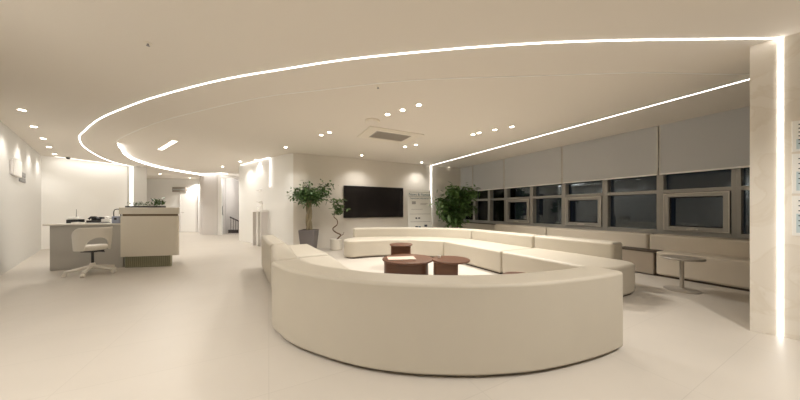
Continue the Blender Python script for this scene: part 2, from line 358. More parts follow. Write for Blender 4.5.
# slot light, three heads
a, b = Vector(cp(160, 149.5, zd)), Vector(cp(175, 140.5, zd)); d = b-a
t = thing('slot_light', 'short linear slot light with bright heads above the reception', 'ceiling light', ((a.x+b.x)/2, (a.y+b.y)/2, HD), math.atan2(d.y, d.x))
obj('housing', B(-d.length/2-.04, d.length/2+.04, -.07, .07, -.008, .001), 'vent', t)
for k in range(3):
    c_ = (k-1)*d.length*.34; obj('lamp_head', B(c_-.22, c_+.22, -.045, .045, -.012, -.006), 'lampdim' if k == 1 else 'lampmid', t)
ld = bpy.data.lights.new('slot_lamp', 'AREA'); ld.shape = 'RECTANGLE'; ld.size = d.length; ld.size_y = .1; ld.energy = 22; ld.color = WARM
lo_ = bpy.data.objects.new('lamp', ld); C.objects.link(lo_); lo_.parent = t; lo_.location = (0, 0, -.03)

# air vent, detector, sensors
c_ = cp(390, 135.6, zd); t = thing('air_vent', 'square ceiling air conditioning cassette with grey grille', 'air vent', (c_[0], c_[1], HD), ANG)
bm = bmesh.new(); box(bm, -.62, .62, -.42, .42, -.018, .001); obj('panel', bm, 'vent', t, bevel=.012)
obj('grille', B(-.40, .40, -.23, .23, -.024, -.017), 'grille', t)
bm = bmesh.new()
for k in range(11): box(bm, -.38, .38, -.205+k*.04, -.195+k*.04, -.030, -.023)
obj('louvre', bm, 'taupe', t)
for x0, x1, y0, y1 in ((-.42, .42, -.34, -.29), (-.42, .42, .29, .34), (-.54, -.49, -.25, .25), (.49, .54, -.25, .25)):
    obj('flap', B(x0, x1, y0, y1, -.022, -.0175), 'vent', t)
c_ = cp(372.5, 120.5, zd); t = thing('ceiling_speaker', 'round white ceiling speaker disc beside the air vent', 'speaker', (c_[0], c_[1], HD))
obj('rim', lathe([(.13, .001), (.13, -.02), (.12, -.03), (.10, -.032)], 36), 'vent', t); obj('grille', lathe([(.10, -.031), (.098, -.036), (.03, -.038)], 36), 'ceil', t)
for x, y, l in ((148, 43, 'small dark sprinkler head in the near ceiling at upper left'), (378, 86.5, 'small dark sprinkler head inside the raised ceiling edge')):
    zz = H if y < 80 else HD; p = cp(x, y, zz-CAMZ); t = thing('sprinkler', l, 'sprinkler', (p[0], p[1], zz), 0, None)
    obj('base', lathe([(.028, 0.001), (.028, -.004), (.012, -.008)], 20), 'vent', t); obj('nozzle', lathe([(.008, -.007), (.006, -.022), (.014, -.024), (.014, -.027)], 12), 'grey', t)
p = cp(68.5, 162, zm); t = thing('dome_camera', 'small dark dome camera on the ceiling before the reception wall', 'camera', (-9.72, 7.5, H))
obj('base', lathe([(.06, .001), (.06, -.025), (.05, -.03)], 20), 'white', t); obj('dome', lathe([(.045, -.028), (.042, -.05), (.028, -.068), (.008, -.075)], 20), 'black', t)

# ---------------- windows ----------------
S_M = [0.29, 2.11, 3.93, 5.74, 7.15]; S_H = [1.205, 3.02, 4.83, 6.43]
ZB, ZT, ZTR = .67, 1.96, 1.49
def window(i, s0, s1, casement):
    e = bpy.data.objects.new('window_%d' % i, None); C.objects.link(e); e['kind'] = 'structure'
    lx, rx = s0, s1
    bm = bmesh.new(); w_ = .05
    nsbox(bm, 6.72, 6.88, lx, lx+w_, ZB, ZT); nsbox(bm, 6.72, 6.88, rx-w_, rx, ZB, ZT)
    nsbox(bm, 6.72, 6.88, lx+w_, rx-w_, ZB, ZB+.09); nsbox(bm, 6.72, 6.88, lx+w_, rx-w_, ZTR-.03, ZTR+.035)
    f = obj('window_frame', bm, 'frame', e, bevel=.004, smooth=False)
    obj('glass', nsbox(None, 6.86, 6.868, lx+w_, rx-w_, ZB+.09, ZT), 'glass', e, smooth=False)
    if casement:
        bm = bmesh.new(); a0, a1, z0, z1 = lx+w_+.01, rx-w_-.01, ZB+.095, ZTR-.04; k = .07
        nsbox(bm, 6.69, 6.76, a0, a0+k, z0, z1); nsbox(bm, 6.69, 6.76, a1-k, a1, z0, z1); nsbox(bm, 6.69, 6.76, a0+k, a1-k, z0, z0+k); nsbox(bm, 6.69, 6.76, a0+k, a1-k, z1-k, z1)
        obj('sash', bm, 'frame', e, bevel=.004, smooth=False)
        bm = nsbox(None, 6.683, 6.69, a0, a1, z1-.014, z1); nsbox(bm, 6.683, 6.69, a0, a1, z0, z0+.010); nsbox(bm, 6.683, 6.69, a0, a0+.010, z0+.01, z1-.014); nsbox(bm, 6.683, 6.69, a1-.010, a1, z0+.01, z1-.014)
        obj('sash_edge', bm, 'alu', e, smooth=False)
        bm = nsbox(None, 6.76, 6.77, a0+k-.01, a0+k+.012, z0+k, z1-k); nsbox(bm, 6.76, 6.77, a1-k-.012, a1-k+.01, z0+k, z1-k); nsbox(bm, 6.76, 6.77, a0+k, a1-k, z0+k-.01, z0+k+.012); nsbox(bm, 6.76, 6.77, a0+k, a1-k, z1-k-.012, z1-k+.01); obj('gasket', bm, 'gasket', e, smooth=False)
        m_ = (a0+a1)/2; bm = nsbox(None, 6.655, 6.69, m_-.05, m_+.05, z0+.02, z0+.045); nsbox(bm, 6.63, 6.66, m_-.02, m_+.08, z0+.025, z0+.04); obj('window_handle', bm, 'alu', e)
edges = [-.62, .29, 1.205, 2.11, 3.02, 3.93, 4.83, 5.74, 6.43, 7.15, 7.82]
for i in range(len(edges)-1):
    window(i+1, edges[i], edges[i+1], i in (2, 4, 6, 0, 8) and i != 8 and i != 2 or i == 2)
labs = {0: 'grey roller shade half lowered, rightmost by the stone wall', 1: 'grey roller shade half lowered, second from the stone wall', 2: 'grey roller shade half lowered, above the middle of the long sofa',
        3: 'grey roller shade half lowered, fourth from the stone wall', 4: 'narrow grey roller shade half lowered behind the tall ficus'}
sh = [(.30, 2.10), (2.12, 3.92), (3.94, 5.73), (5.75, 7.14), (7.16, 7.82)]
sh = [(-1.45, .285)] + sh; 
for i, (s0, s1) in enumerate(sh):
    if i == 0: continue
    t = thing('roller_shade', labs[i-1], 'window shade', (*NS(6.66, (s0+s1)/2), 1.82), ANG, 'roller shades on the window wall')
    L = (s1-s0)/2-.006
    obj('shade_fabric', B(0, .006, -L, L, .012, HD-1.82-.01), 'shade', t, smooth=False)
    obj('bottom_bar', B(-.016, .014, -L, L, -.012, .016), 'whites', t, bevel=.003)
    for sg in (-1, 1): obj('side_channel', B(-.006, .012, sg*L-.007, sg*L+.007, .014, HD-1.82-.004), 'alu', t, smooth=False)
    obj('shade_roller', B(-.01, .03, -L, L, HD-1.82-.03, HD-1.82-.001), 'shade', t, smooth=False)

# ---------------- sofas ----------------
def sofa(label, outer, mb='fabric', zs=.42, zb=.645, tb=.24, dp=.88, cat='sofa', name='curved_sofa', group=None, flip=1, tipA=0, tipB=0):
    """outer = plan line of the outer face of the back; inner side on its left (flip=1)"""
    t = thing(name, label, cat, (outer[len(outer)//2][0], outer[len(outer)//2][1], 0), 0, group)
    cx, cy = t.location[0], t.location[1]; loc = lambda L: [Vector((p[0]-cx, p[1]-cy)) for p in L]
    O = loc(outer); Bi = offset(O, tb*flip); Bi2 = offset(O, (tb-.03)*flip); F = offset(O, dp*flip)
    obj('backrest', prism(O+Bi[::-1], .022, zb), mb, t, bevel=.05, seg=5)
    obj('seat', prism(round_poly(Bi2+F[::-1], [0]*len(Bi2)+[tipB]+[0]*(len(F)-2)+[tipA], 8) if (tipA or tipB) else Bi2+F[::-1], .022, zs), mb, t, bevel=.045, seg=5)
    a_, b_ = offset(O, .05*flip), offset(O, (dp-.05)*flip)
    obj('plinth', prism(a_+b_[::-1], 0, .03), 'plinth', t, smooth=False)
    return t
arcA = spline([(1.815, 2.13), (1.475, 1.975), (1.018, 1.829), (.649, 1.772), (.311, 1.765), (-.028, 1.80), (-.391, 1.905), (-.845, 2.141), (-1.13, 2.40), (-1.225, 2.53)], 5)
sofa('large cream curved sofa in the foreground, its rounded back towards the viewer', offset(arcA[::-1], -.042), flip=1, tb=.27, dp=.90)
arcA2 = spline([(-1.245, 2.57), (-1.45, 2.92), (-1.70, 3.40), (-1.87, 3.70)], 5)
sofa('short cream sofa section joining the foreground curve at its left end', arcA2, flip=-1, dp=.86)
arcA3 = spline([(-1.90, 3.75), (-2.15, 4.12), (-2.42, 4.55), (-2.72, 5.02)], 5)
sofa('cream sofa end section pointing towards the tree in the grey pot', arcA3, flip=-1, dp=.88, tipB=.8)
def sofa2(label, back_in, front, back_out, mb, zs=.42, zb=.655, name='modular_sofa', group=None, seat_r=None, inset=.05):
    c = back_in[len(back_in)//2]; t = thing(name, label, 'sofa', (c[0], c[1], 0), 0, group)
    loc = lambda L: [Vector((p[0]-c[0], p[1]-c[1])) for p in L]
    bi, fr, bo = loc(back_in), loc(front), loc(back_out)
    obj('backrest', prism(bi+bo[::-1], .022, zb), mb, t, bevel=.045, seg=5)
    sp = bi+fr[::-1]
    if seat_r: sp = round_poly(sp, seat_r, 8)
    obj('seat', prism(sp, .022, zs), mb, t, bevel=.045, seg=5)
    cc = sum(sp, Vector((0, 0)))/len(sp)
    obj('plinth', prism([p+(cc-p).normalized()*inset for p in (bi+fr[::-1])] if not seat_r else [p+(cc-p).normalized()*inset for p in sp], 0, .03), 'plinth', t, smooth=False)
    return t
# long sofa: straight modules parallel to the windows, then the curve
def lin(n0, s0, n1, s1, k=6): return [Vector(NS(n0+(n1-n0)*i/k, s0+(s1-s0)*i/k)) for i in range(k+1)]
t = thing('modular_sofa', 'cream straight sofa end module nearest the pedestal table', 'sofa', (*NS(4.2, 2.5), 0), 0, None)
c = Vector(NS(4.2, 2.5)); loc = lambda L: [Vector(p)-c for p in L]
obj('backrest', prism(loc([NS(4.58, 1.95), NS(4.88, 1.95), NS(4.80, 3.19), NS(4.50, 3.19)]), .022, .655), 'fabric', t, bevel=.045, seg=5)
sp = round_poly(loc([NS(3.63, 3.19), NS(3.63, 1.62), NS(4.56, 1.62), NS(4.62, 3.19)]), [0, .38, .25, 0], 10)
obj('seat', prism(sp, .022, .42), 'fabric', t, bevel=.045, seg=5)
cc = sum(sp, Vector((0, 0)))/len(sp); obj('plinth', prism([p+(cc-p).normalized()*.05 for p in sp], 0, .03), 'plinth', t, smooth=False)
sofa2('cream straight sofa module in the middle of the long run', lin(4.50, 3.20, 4.47, 4.85), lin(3.63, 3.20, 3.63, 4.86), lin(4.78, 3.20, 4.75, 4.85), 'fabric')
p1 = Vector(NS(4.47, 4.86)); p2 = Vector(NS(3.63, 4.87)); p3 = Vector(NS(4.75, 4.86))
bi = spline([p1, (1.42, 6.62), (.8, 6.86), (0, 6.98), (-.6, 6.93), (-1.22, 6.76)], 6)
fr = spline([p2, (.78, 6.08), (.35, 6.24), (-.2, 6.26), (-.8, 6.10), (-1.08, 5.97), (-1.28, 6.03), (-1.37, 6.28), (-1.32, 6.6)], 5)
bo = spline([p3, (1.62, 6.84), (.9, 7.11), (0, 7.24), (-.65, 7.19), (-1.29, 7.01)], 6)
sofa2('cream curved far end of the long sofa below the television', bi, fr, bo, 'fabric')
# bench along the windows
def bench(label, s0, s1, b0, b1):
    t = thing('window_bench', label, 'bench', (*NS(6.3, (s0+s1)/2), 0), ANG, 'upholstered benches under the windows'); m_ = (s0+s1)/2
    obj('backrest', B(.05, .33, b0-m_+.004, b1-m_-.004, .03, .69), 'bench', t, bevel=.04, seg=4)
    obj('seat', B(-.35, .10, s0-m_+.004, s1-m_-.004, .03, .43), 'bench', t, bevel=.04, seg=4)
    obj('plinth', B(-.31, .3, s0-m_+.01, s1-m_-.01, 0, .04), 'plinth', t, smooth=False)
bench('taupe upholstered bench section under the windows, nearest the stone wall', -1.3, 1.93, -1.3, 2.15)
bench('taupe upholstered bench section under the windows, just beyond the dark box table', 2.5, 4.15, 2.16, 4.15)
bench('taupe upholstered bench section under the windows, farthest from the stone wall', 4.16, 5.85, 4.16, 5.85)
t = thing('box_table', 'brown upholstered box table set between two window bench seats', 'side table', (*NS(6.12, 2.215), 0), ANG)
obj('body', B(-.19, .18, -.275, .275, .02, .405), 'box', t, bevel=.012); obj('tabletop', B(-.2, .19, -.28, .28, .405, .42), 'plinth', t, bevel=.003)

# ---------------- tables ----------------
t = thing('pedestal_table', 'round taupe pedestal table in front of the window bench', 'table', (4.03, 3.66, 0))
obj('base', lathe([(.19, 0), (.19, .008), (.18, .014), (.05, .02), (.04, .03)], 48), 'taupe', t)
obj('pole', lathe([(.024, .025), (.024, .44)], 24), 'taupe', t)
obj('tabletop', lathe([(.03, .43), (.21, .44), (.225, .446), (.225, .462), (.22, .468)], 56), 'taupe', t)
def ctable(label, c, r, z, body, bz=None, rot=0):
    t = thing('coffee_table', label, 'coffee table', (c[0], c[1], 0), rot, 'walnut coffee tables')
    obj('tabletop', lathe([(r-.01, z-.026), (r, z-.02), (r, z-.006), (r-.006, z)], 64), 'wood', t)
    bx0, bx1, by0, by1, rr = body
    obj('body', prism(round_poly([(bx0, by0), (bx1, by0), (bx1, by1), (bx0, by1)], rr, 8), 0, z-.024), 'wood', t)
    return t
ctable('large low walnut coffee table with a paper lying on it', (.13, 4.20), .42, .35, (-.39, .33, -.24, .24, .2))
ctable('medium walnut coffee table right of the largest one', (.785, 3.96), .29, .385, (-.275, .08, -.2, .0, .06))
ctable('small walnut side table near the curved end of the long sofa', (.02, 5.12), .23, .46, (-.2, .19, -.12, .12, .03))
ctable('small walnut coffee table partly hidden behind the foreground sofa', (1.46, 3.12), .20, .345, (-.12, .12, -.12, .12, .08))
t = thing('magazine', 'thin magazine lying on the largest coffee table', 'magazine', (.02, 4.17, .351), .15)
obj('pages', B(-.22, .22, -.13, .13, 0, .010), 'paper', t); obj('cover', B(-.222, .222, -.132, .132, .010, .0115), 'book', t)
o = obj('paper_cup', lathe([(.022, .0), (.028, .035), (.026, .035), (.02, .003)], 20), 'whites'); o.location = (.62, 4.05, .386); tag(o, 'tiny white cup on the medium coffee table', 'cup')

# ---------------- television ----------------
tw = Vector((-3.07, 7.22)); e_ = Vector((NX, NY)); 
def onwall(t_, off=0): p = tw+e_*t_+Vector((.456, -.890))*off; return p
pa = onwall(1.49, .04); pb = onwall(3.55, .04); pm = (pa+pb)/2
t = thing('television', 'large black wall-mounted television', 'television', (pm.x, pm.y, 1.39), ANG)
L = (pb-pa).length/2
obj('housing', B(-L, L, -.012, .045, -.5, .5), 'tvf', t, bevel=.006); obj('screen', B(-L+.014, L-.014, -.0145, -.012, -.484, .484), 'tv', t, smooth=False)
obj('wall_bracket', B(-.4, .4, .03, .0395, -.2, .2), 'steel', t, smooth=False)

# ---------------- poster stand ----------------
t = thing('poster_stand', 'white notice poster on a leaning stand right of the television', 'poster', (.70, 8.62, 0), ANG*.75)
tl = .07
b_ = obj('board', B(-.44, .44, -.012, .0, .30, 1.80), 'poster', t, smooth=False); b_.rotation_euler.x = -tl
R3 = (PI/2-tl, 0, 0)
def onboard(x, z): return (x, -.0135+z*math.sin(tl)*1.0, z*math.cos(tl))
text('heading', 'News & Notice', .125, onboard(0, 1.66), R3, 'inkb', b_.parent)
text('subheading', 'Department Information', .07, onboard(0, 1.53), R3, 'inkb', b_.parent)
bm = bmesh.new()
for z_, x0, x1 in ((1.74, -.39, .39), (1.59, -.39, .36), (1.00, -.38, .38), (.74, -.36, .38), (1.16, -.32, .1), (1.36, .02, .3), (1.32, .02, .25)): box(bm, x0, x1, -.0145, -.013, z_-.006, z_+.006)
r_ = obj('rules', bm, 'inkg', t, smooth=False); r_.rotation_euler.x = -tl
for (x, z, r0, m_) in ((-.22, 1.38, .07, 'inkg'), (-.14, .86, .035, 'ink'), (-.04, .86, .035, 'ink'), (-.14, .56, .05, 'ink'), (-.03, .56, .04, 'inkb'), (.2, .6, .05, 'ink'), (-.1, .34, .05, 'ink'), (.1, .42, .07, 'inkb'), (.28, .34, .05, 'ink')):
    bm = bmesh.new(); box(bm, x-r0, x+r0, -.0145, -.013, z-r0*.7, z+r0*.7); p_ = obj('printed_picture', bm, m_, t, smooth=False); p_.rotation_euler.x = -tl
bm = bmesh.new(); tube([(-.3, .28, 0), (-.15, .10, 1.2)], .012, 8, bm); tube([(.3, .28, 0), (.15, .10, 1.2)], .012, 8, bm); tube([(-.3, .0, 0), (-.3, .03, .34)], .012, 8, bm); tube([(.3, .0, 0), (.3, .03, .34)], .012, 8, bm); obj('stand_legs', bm, 'steel', t)

# notices on the stone wall
for k, (z0, z1, l) in enumerate(((1.66, 1.93, 'top'), (1.29, 1.64, 'middle'), (.92, 1.27, 'bottom'))):
    c = Vector((3.478, 2.272))+u*.15
    t = thing('wall_notice', f'printed notice on the wall right of the LED line, {l} of the three', 'notice', (c.x, c.y, (z0+z1)/2), -PI/4, 'notices on the stone wall')
    h_ = (z1-z0)/2
    obj('panel', B(-.15, .15, -.008, 0, -h_, h_), 'poster', t, smooth=False)
    obj('printed_field', B(-.13, .13, -.0092, -.008, -h_*.85, h_*.1 if k else -h_*.2), 'teal', t, smooth=False)
    bm = bmesh.new()
    for j in range(6): box(bm, -.12, .12-.04*((j*7) % 3), -.0105, -.009, h_*.75-j*h_*.25-.004, h_*.75-j*h_*.25+.004)
    obj('printed_lines', bm, 'ink', t, smooth=False)

# ---------------- plants ----------------
def leaf(bm, p, dirv, L, W, droop=.25):
    d = dirv.normalized(); s = d.cross(Vector((0, 0, 1)));
    if s.length < .05: s = Vector((1, 0, 0))
    s.normalize(); nrm = s.cross(d)
    s = (s+nrm*random.uniform(-.5, .5)).normalized()
    vs = []
    for t_, w_ in ((0, .05), (.3, .85), (.6, 1), (.85, .55), (1, .03)):
        c = p+d*L*t_+Vector((0, 0, -droop*L*t_*t_)); vs.append((bm.verts.new(c+s*W*w_*.5), bm.verts.new(c+nrm*-.12*W*w_), bm.verts.new(c-s*W*w_*.5)))
    for i in range(4):
        for j in range(2): bm.faces.new((vs[i][j], vs[i][j+1], vs[i+1][j+1], vs[i+1][j]))
def rnd(): 
    v = Vector((random.gauss(0, 1), random.gauss(0, 1), random.gauss(0, 1))); return v.normalized()
# tree in grey pot
t = thing('potted_tree', 'braided-trunk leafy tree in a tall tapered grey pot', 'plant', (-2.48, 6.97, 0))
obj('pot', prism(round_poly([(-.19, -.19), (.19, -.19), (.19, .19), (-.19, .19)], .03, 3), 0, .6), 'pot', t, bevel=.01)
for v in t.children[0].data.vertices:
    k = .84+.30*(v.co.z/.6); v.co.x *= k; v.co.y *= k
obj('soil', B(-.19, .19, -.19, .19, .585, .603), 'soil', t)
bm = bmesh.new()
for k in range(3):
    tube([(.045*math.cos(2.1*k+z*5.5), .045*math.sin(2.1*k+z*5.5), .6+z) for z in [i*.05 for i in range(15)]], [.05-.001*i for i in range(15)], 8, bm)
tips = []
for k in range(9):
    a_ = k*2.4; r_ = random.uniform(.3, .70); zt = random.uniform(1.5, 1.86)
    pts = spline([(0, 0, 1.22), (.1*math.cos(a_), .1*math.sin(a_), 1.4), (r_*.6*math.cos(a_), r_*.6*math.sin(a_)*.8, (1.4+zt)/2+.05), (r_*math.cos(a_), r_*math.sin(a_)*.45, zt)], 4)
    tube(pts, [.025-.0015*i for i in range(len(pts))], 6, bm); tips += pts[5:]
obj('trunk', bm, 'trunk', t)
bm = bmesh.new()
for p in tips*2:
    for k in range(10):
        q_ = Vector(p)+Vector((random.gauss(0, .10), random.gauss(0, .09), random.gauss(-.01, .07)))
        v = rnd(); v.z = v.z*.5; leaf(bm, q_, v, random.uniform(.08, .13), random.uniform(.035, .055))
obj('foliage', bm, 'leaf', t)
# small twisted plant
t = thing('potted_bonsai', 'small twisted-stem plant in a white pot left of the television', 'plant', (-1.83, 7.36, 0))
obj('pot', lathe([(.135, 0), (.16, .02), (.17, .30), (.16, .31), (.13, .27)], 32), 'potw', t); obj('soil', lathe([(.128, .26), (.128, .275)], 24), 'soil', t)
obj('saucer', lathe([(.17, 0), (.18, .015), (.165, .018)], 32), 'potc', t)
pts = spline([(0, 0, .26), (.08, 0, .36), (.12, .02, .42), (-.04, .04, .50), (-.10, 0, .60), (.03, -.02, .72), (.02, 0, .85), (-.07, .0, .95), (0, 0, 1.12)], 5)
bm = tube(pts, [.022-.0003*i for i in range(len(pts))], 8); tube([(.10, 0, .40), (.20, 0, .43), (.22, 0, .5)], .012, 6, bm); obj('trunk', bm, 'trunkd', t)
bm = bmesh.new()
for i in range(150):
    q_ = Vector((random.gauss(.05, .085), random.gauss(0, .07), random.uniform(.98, 1.42)))
    v = rnd(); v.z = abs(v.z); leaf(bm, q_, v, random.uniform(.10, .17), random.uniform(.05, .08))
obj('foliage', bm, 'leafs', t)
# ficus in the corner
t = thing('potted_ficus', 'tall bushy dark green ficus in the corner by the windows', 'plant', (1.84, 8.55, 0))
obj('pot', lathe([(.2, 0), (.24, .05), (.25, .42), (.235, .43), (.22, .38)], 32), 'potc', t); obj('soil', lathe([(.218, .37), (.218, .385)], 24), 'soil', t)
bm = bmesh.new(); tips = []
for x0, hgt in ((-.08, 1.1), (.06, 1.2), (0, 1.0)): tube(spline([(x0, x0, .37), (x0*1.4, 0, .8), (x0*.6, 0, hgt)], 4), .028, 8, bm)
for k in range(26):
    a_ = k*2.4; zt = random.uniform(.72, 2.02); rr = .70*math.sqrt(max(.1, 1-((zt-1.55)/.75)**2)); r_ = rr*random.uniform(.5, 1)
    pts = spline([(0, 0, min(zt, 1.1)-.15), (r_*.5*math.cos(a_), r_*.4*math.sin(a_), zt-.1), (r_*math.cos(a_), r_*.8*math.sin(a_), zt)], 4)
    tube(pts, .012, 6, bm); tips += pts[3:]
obj('trunk', bm, 'trunkd', t)
bm = bmesh.new()
for p in tips:
    for k in range(15):
        q_ = Vector(p)+Vector((random.gauss(0, .1), random.gauss(0, .1), random.gauss(0, .09))); v = rnd(); v.z *= .6
        leaf(bm, q_, v, random.uniform(.12, .2), random.uniform(.06, .10))
obj('foliage', bm, 'leafd', t)

# ---------------- reception ----------------
# desk
dA = Vector((-6.57, 4.80)); dB = Vector((-5.50, 5.08)); da = math.atan2((dB-dA).y, (dB-dA).x); dl = (dB-dA).length
t = thing('reception_desk', 'low grey reception desk with front panel left of the counter', 'desk', (dA.x, dA.y, 0), da)
obj('front_panel', B(0, dl, .0, .03, 0, .845), 'desk', t, bevel=.003)
obj('tabletop', B(-.08, dl-.0, -.03, .75, .845, .875), 'desktop', t, bevel=.005)
obj('side_panel', B(0, .03, .032, .72, 0, .845), 'desk', t, smooth=False)
obj('side_panel', B(dl-.035, dl-.005, .032, .72, 0, .845), 'desk', t, smooth=False)
def dpx(px, y):
    o_ = rz((0, y), da); a_ = dA+Vector(o_); d_ = (dB-dA).normalized(); r = (px-400)/256
    k = (a_.x-a_.y*r)/(d_.y*r-d_.x); p = a_+d_*k; return (p.x, p.y, .876)
def ondesk(x, y): return (dA.x+rz((x, y), da)[0], dA.y+rz((x, y), da)[1], .876)
# counter
cA = Vector((-5.44, 4.98)); ca = math.radians(12)
t = thing('reception_counter', 'tall cream reception counter with a ribbed olive base', 'counter', (cA.x, cA.y, 0), ca)
foot = round_poly([(0, 0), (.99, 0), (.64, .62), (0, .62)], [0, .10, .10, 0], 6)
obj('counter_body', prism(foot, .225, 1.02), 'counter', t, bevel=.004)
obj('groove', prism(round_poly([(.02, .02), (.96, .02), (.62, .60), (.02, .60)], [0, .1, .1, 0], 6), 1.02, 1.06), 'groove', t, smooth=False)
obj('countertop', prism(round_poly([(-.02, -.01), (1.0, -.01), (.65, .63), (-.02, .63)], [0, .10, .10, 0], 6), 1.06, 1.19), 'counterband', t, bevel=.006)
obj('plinth', prism([(.03, .07), (.80, .07), (.54, .54), (.03, .54)], 0, .225), 'ribdark', t, smooth=False)
bm = bmesh.new()
for k in range(24): lathe([(.013, .0), (.013, .225)], 8, (.045+k*.0325, .066), bm)
for k in range(14): lathe([(.013, .0), (.013, .225)], 8, (.80-k*.0185, .082+k*.0335), bm)
o = obj('ribbed_tile', bm, 'rib', t)
obj('return_panel', B(-.22, -.021, .35, .62, .876, 1.18), 'counterband', t, bevel=.005)
def onct(x, y, z=1.191): p = rz((x, y), ca); return (cA.x+p[0], cA.y+p[1], z)
# planter on counter
t = thing('planter_tray', 'shallow dark tray of small green succulents on the counter top', 'plant', onct(.335, .14), ca)
obj('tray', B(-.31, .30, -.07, .07, 0, .03), 'black', t, bevel=.004)
bm = bmesh.new()
for i in range(190):
    x = random.uniform(-.29, .29); hh = .03+.06*random.random()+(.12 if x > .12 else 0)*random.random()
    q_ = Vector((x, random.uniform(-.06, .06), .03+random.random()*hh)); v = rnd(); v.z = abs(v.z)+.3; leaf(bm, q_, v, random.uniform(.03, .05)+(.05 if x > .12 else 0), .018+(.018 if x > .12 else 0))
obj('foliage', bm, 'leaf', t)
# desk items
t = thing('network_box', 'black box with a white top and a thin antenna at the desk left end', 'device', dpx(66, .25), da)
obj('body', B(0, .18, 0, .15, 0, .075), 'black', t, bevel=.005); obj('cover', B(.01, .17, .01, .14, .075, .125), 'whites', t, bevel=.01); obj('antenna', tube([(.10, .08, .12), (.10, .08, .16), (.10, .08, .28)], [.014, .006, .004], 8), 'grey', t)
t = thing('desk_phone', 'black desk telephone in the middle of the reception desk', 'telephone', dpx(86, .40), da)
bm = bmesh.new(); prism([(0, 0), (.2, 0), (.2, .18), (0, .18)], 0, .05, bm); box(bm, .01, .19, .1, .17, .05, .115); obj('base', bm, 'black', t, bevel=.006)
obj('handset', tube([(.02, .03, .07), (.05, .05, .12), (.13, .05, .12), (.18, .03, .07)], [.022, .016, .016, .022], 10), 'black', t)
t = thing('keyboard', 'low dark keyboard lying before the telephone', 'keyboard', dpx(85, .14), da)
obj('case', B(0, .32, 0, .12, 0, .018), 'grey', t, bevel=.003)
bm = bmesh.new()
for i in range(11):
    for j in range(4): box(bm, .012+i*.026, .033+i*.026, .012+j*.026, .032+j*.026, .018, .023)
obj('keys', bm, 'black', t, smooth=False)
t = thing('card_terminal', 'small grey payment terminal near the counter end of the desk', 'device', dpx(105, .52), da)
obj('body', prism([(0, 0), (.12, 0), (.12, .17), (0, .17)], 0, .08), 'grey', t, bevel=.01); obj('screen', B(.02, .1, .02, .09, .08, .084), 'black', t)
t = thing('paper_stack', 'low stack of white papers on the reception desk', 'papers', dpx(79, .10), da)
obj('sheets', B(-.12, .03, 0, .12, 0, .025), 'paper', t, smooth=False)
t = thing('tissue_box', 'white tissue box standing by the counter on the desk', 'box', dpx(101, .32), da)
obj('carton', B(0, .14, 0, .10, 0, .08), 'whites', t, bevel=.004); obj('tissue', lathe([(.03, .078), (.02, .10), (.035, .12), (.012, .14)], 9, (.07, .05)), 'whites', t)
t = thing('handbag', 'blue grey bag with a dark carrying handle at the desk right end', 'bag', dpx(111, .03), da)
obj('body', B(0, .135, 0, .10, 0, .14), 'bluegrey', t, bevel=.02, seg=3)
obj('handle', tube(spline([(.012, .05, .13), (.01, .05, .22), (.03, .05, .27), (.09, .05, .28), (.122, .05, .24), (.125, .05, .13)], 5), .008, 8), 'black', t)
o = obj('buckle', B(.05, .09, -.004, .003, .07, .11), 'black', t)

# office chair
t = thing('office_chair', 'white swivel chair with a curved open back in front of the desk', 'chair', (-5.50, 4.58, 0), 0)
for k in range(5):
    a_ = 2*PI*k/5+math.radians(-60); L = .31
    f = obj('base_arm', tube([(.02*math.cos(a_), .02*math.sin(a_), .13), (.15*math.cos(a_), .15*math.sin(a_), .105), (L*math.cos(a_), L*math.sin(a_), .075)], [.034, .028, .022], 10), 'white', t)
    bm = bmesh.new(); cx, cy = L*math.cos(a_), L*math.sin(a_)
    tube([(cx-.022*math.sin(a_), cy+.022*math.cos(a_), .03), (cx+.022*math.sin(a_), cy-.022*math.cos(a_), .03)], .03, 14, bm); tube([(cx, cy, .03), (cx, cy, .08)], .009, 8, bm); obj('caster', bm, 'white', f)
obj('hub', lathe([(.03, .09), (.042, .1), (.042, .17), (.03, .2)], 24), 'white', t)
obj('gas_column', lathe([(.018, .19), (.018, .40)], 16), 'black', t)
bm = bmesh.new(); box(bm, -.11, .11, -.09, .09, .395, .425); tube([(.05, 0, .41), (.25, -.03, .40)], .009, 8, bm); obj('mechanism', bm, 'black', t, bevel=.004)
obj('seat', lathe([(.10, .425), (.17, .43), (.19, .455), (.19, .49), (.17, .515), (.08, .52)], 48), 'white', t)
# back shell: sweeps round behind the seat, arms drop to the seat leaving an oval opening
bm = bmesh.new(); th = .022; cols = []
n = 44
for i in range(n+1):
    f_ = i/n; deg = -150+200*f_; a_ = math.radians(deg)
    e = (deg+20)/46.0
    top = .835 if deg > -75 else .835-.26*((-75-deg)/75)**1.6
    low = .43+(.225*(1-e*e)**.5 if abs(e) < 1 else 0)
    col = []
    for z in (low, low+(top-low)*.25, low+(top-low)*.5, low+(top-low)*.75, top):
        ro = .195+.06*(z-.42); col.append((bm.verts.new((ro*math.cos(a_), ro*math.sin(a_), z)), bm.verts.new(((ro+th)*math.cos(a_), (ro+th)*math.sin(a_), z))))
    cols.append(col)
for i in range(n):
    a_, b_ = cols[i], cols[i+1]
    for j in range(4):
        bm.faces.new((a_[j][0], b_[j][0], b_[j+1][0], a_[j+1][0])); bm.faces.new((a_[j][1], a_[j+1][1], b_[j+1][1], b_[j][1]))
    bm.faces.new((a_[4][0], b_[4][0], b_[4][1], a_[4][1])); bm.faces.new((a_[0][0], a_[0][1], b_[0][1], b_[0][0]))
for col in (cols[0], cols[-1]):
    for j in range(4): bm.faces.new((col[j][0], col[j+1][0], col[j+1][1], col[j][1]))
obj('backrest', bm, 'white', t, bevel=.006)

